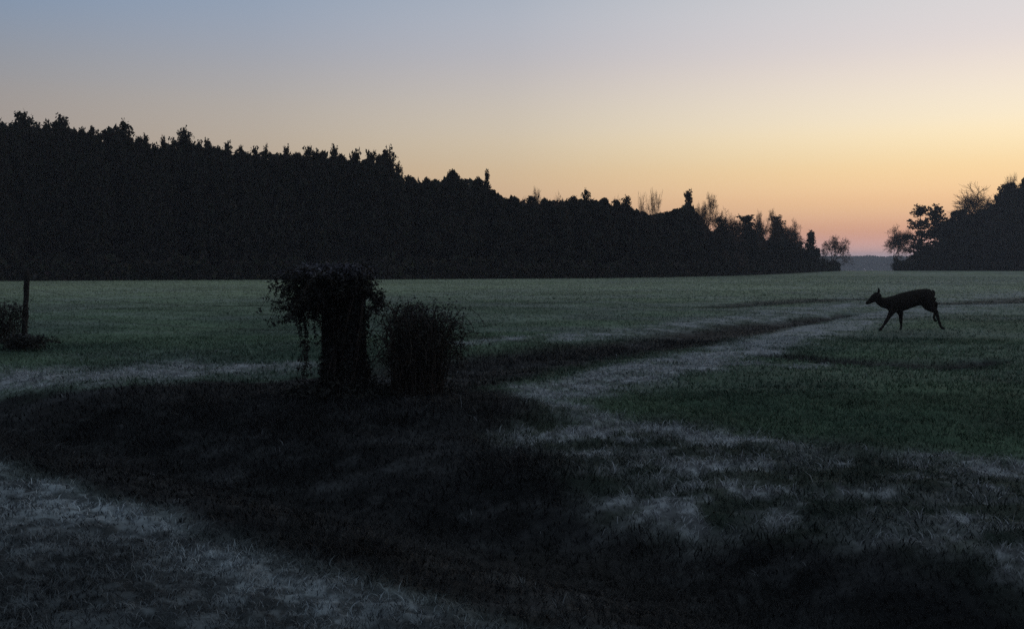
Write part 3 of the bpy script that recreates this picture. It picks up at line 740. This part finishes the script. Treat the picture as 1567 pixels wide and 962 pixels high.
# ------------------------------------------------------------------ the deer
def deer():
    DD = 22.9; gx, gy = FX(1381.7, DD), DD
    s = .00152; O = lambda cx, cy, y=0.: np.array([(cx-800)*s, y, (735-cy)*s])
    gz = tz(gx, gy)
    rt = thing('deer', (gx,gy,gz), 'dark doe walking left across the frosty field, head forward', 'deer', rz=R(4))
    verts, faces = [], []
    def loft(rows, sides=18):
        """rows: (cx, cy, lateral offset m, in-plane radius in units, lateral radius m)"""
        c = np.array([O(r[0],r[1],r[2]) for r in rows]); n = len(rows)
        tan = np.gradient(c, axis=0); tan /= np.linalg.norm(tan,axis=1)[:,None]
        u = np.cross(tan, np.array((0,1.,0))); u /= np.linalg.norm(u,axis=1)[:,None]; w = np.cross(u, tan)
        a = np.linspace(0,2*math.pi,sides,endpoint=False); base = len(verts)
        for i, r in enumerate(rows):
            for t in a: verts.append(c[i]+u[i]*math.cos(t)*r[3]*s+w[i]*math.sin(t)*r[4])
        for i in range(n-1):
            for j in range(sides):
                k = (j+1) % sides; faces.append((base+i*sides+j, base+i*sides+k, base+(i+1)*sides+k, base+(i+1)*sides+j))
        faces.append(tuple(base+j for j in range(sides))[::-1]); faces.append(tuple(base+(n-1)*sides+j for j in range(sides)))
    # trunk: rump to chest
    loft([(1266,190,0,30,.05),(1245,200,0,88,.10),(1190,222,0,115,.135),(1110,238,0,122,.145),(1020,250,0,124,.155),(930,270,0,128,.165),(840,298,0,134,.165),
          (760,322,0,138,.155),(690,340,0,130,.140),(630,350,0,112,.115),(575,345,0,84,.085),(545,340,0,46,.05)])
    # neck and head
    loft([(700,315,0,108,.12),(620,325,0,100,.105),(550,328,0,88,.088),(490,318,0,76,.072),(440,292,0,64,.062),(405,262,0,52,.052)])
    loft([(462,220,0,30,.04),(430,222,0,62,.062),(395,236,0,72,.070),(350,260,0,60,.060),(310,288,0,44,.044),(275,314,0,32,.034),(248,330,0,24,.029),(234,338,0,13,.018)])
    # ears
    loft([(415,175,-.035,10,.010),(410,145,-.050,17,.020),(402,110,-.060,11,.014),(396,92,-.065,4,.006)],10)
    loft([(440,180,.035,10,.010),(447,155,.055,17,.020),(455,128,.066,11,.014),(460,112,.07,4,.006)],10)
    # legs
    def leg(rows, y): loft([(a,b,y,c*1.4,d*1.25) for a,b,c,d in rows], 12)
    leg([(660,370,66,.055),(625,430,46,.045),(592,490,30,.030),(560,545,22,.022),(530,598,21,.022),(500,645,14,.015),(468,692,14,.015),(448,715,16,.017),(430,732,15,.018)], -.075)
    leg([(740,380,70,.055),(775,440,46,.045),(797,500,28,.030),(800,560,21,.022),(802,598,20,.021),(806,645,13,.015),(808,690,14,.015),(803,712,16,.017),(795,730,15,.018)], .075)
    leg([(1165,240,105,.075),(1160,310,88,.075),(1190,375,62,.055),(1245,425,36,.036),(1297,458,25,.026),(1318,520,19,.020),(1340,590,15,.016),(1362,655,14,.015),(1385,693,15,.016),(1415,715,15,.018)], -.075)
    leg([(1165,230,100,.075),(1180,290,80,.07),(1240,318,50,.045),(1300,330,32,.032),(1345,342,25,.026),(1345,400,17,.019),(1330,470,15,.016),(1316,540,13,.015),(1322,575,14,.016),(1345,600,13,.017)], .08)
    me = bpy.data.meshes.new('body'); me.from_pydata([tuple(v) for v in verts], [], faces); me.update()
    ob = bpy.data.objects.new('body', me); C.objects.link(ob)
    rm = ob.modifiers.new('r', 'REMESH'); rm.mode = 'VOXEL'; rm.voxel_size = .009
    sm = ob.modifiers.new('s', 'SMOOTH'); sm.factor = .5; sm.iterations = 4
    dg = bpy.context.evaluated_depsgraph_get(); me2 = bpy.data.meshes.new_from_object(ob.evaluated_get(dg))
    ob.modifiers.clear(); ob.data = me2; bpy.data.meshes.remove(me)
    me2.polygons.foreach_set('use_smooth', [True]*len(me2.polygons)); me2.materials.clear(); me2.materials.append(M['deer']); ob.parent = rt
    me2.name = 'body'
    for (cx,cy,y,tl) in ((425,738,-.075,.012),(790,737,.075,.012),(1424,722,-.075,.02),(1352,609,.08,.02)):   # cloven hooves
        mb = MB()
        for k in (-1,1):
            p = O(cx,cy,y)+np.array([0,k*.010,0]); mb.tube([p+np.array([.012,0,.030]), p+np.array([0,0,.006]), p+np.array([-.022,0,-.002])],[.014,.015,.006],8)
        mb.build('hoof', M['hoof'], rt, smooth=True)
    mb = MB(); mb.tube([O(1255,135),O(1280,160),O(1288,205),O(1278,250)],[.016,.024,.022,.008],10); mb.build('tail', M['tail'], rt, smooth=True)
    for y in (-.055,.055):
        mb = MB(); p = O(372,218,y); mb.tube([p+np.array([0,-.012,0])*np.sign(-y), p, p+np.array([0,.010,0])*np.sign(y)],[.004,.012,.005],8); mb.build('eye', M['eye'], rt, smooth=True)
    mb = MB(); mb.tube([O(246,326),O(236,334),O(232,340)],[.020,.020,.008],10); mb.build('nose', M['hoof'], rt, smooth=True)
deer()

# ------------------------------------------------------------------ evening air
hz = [(-2250,-2250,-40),(2250,-2250,-40),(2250,2250,-40),(-2250,2250,-40),(-2250,-2250,HAZE_TOP),(2250,-2250,HAZE_TOP),(2250,2250,HAZE_TOP),(-2250,2250,HAZE_TOP)]
hm = bpy.data.materials.new('evening_haze'); hm.use_nodes = True; t = hm.node_tree; t.nodes.clear()
pv = t.nodes.new('ShaderNodeVolumePrincipled'); pv.inputs['Color'].default_value = (.80,.85,.96,1); pv.inputs['Density'].default_value = HAZE_D; pv.inputs['Anisotropy'].default_value = 0.
mo = t.nodes.new('ShaderNodeOutputMaterial'); t.links.new(pv.outputs[0], mo.inputs['Volume'])
ho = link_mesh('haze', hz, [(3,2,1,0),(4,5,6,7),(0,1,5,4),(1,2,6,5),(2,3,7,6),(3,0,4,7)], hm)
tag(ho, 'thin bluish evening haze over the field', 'haze', kind='stuff')
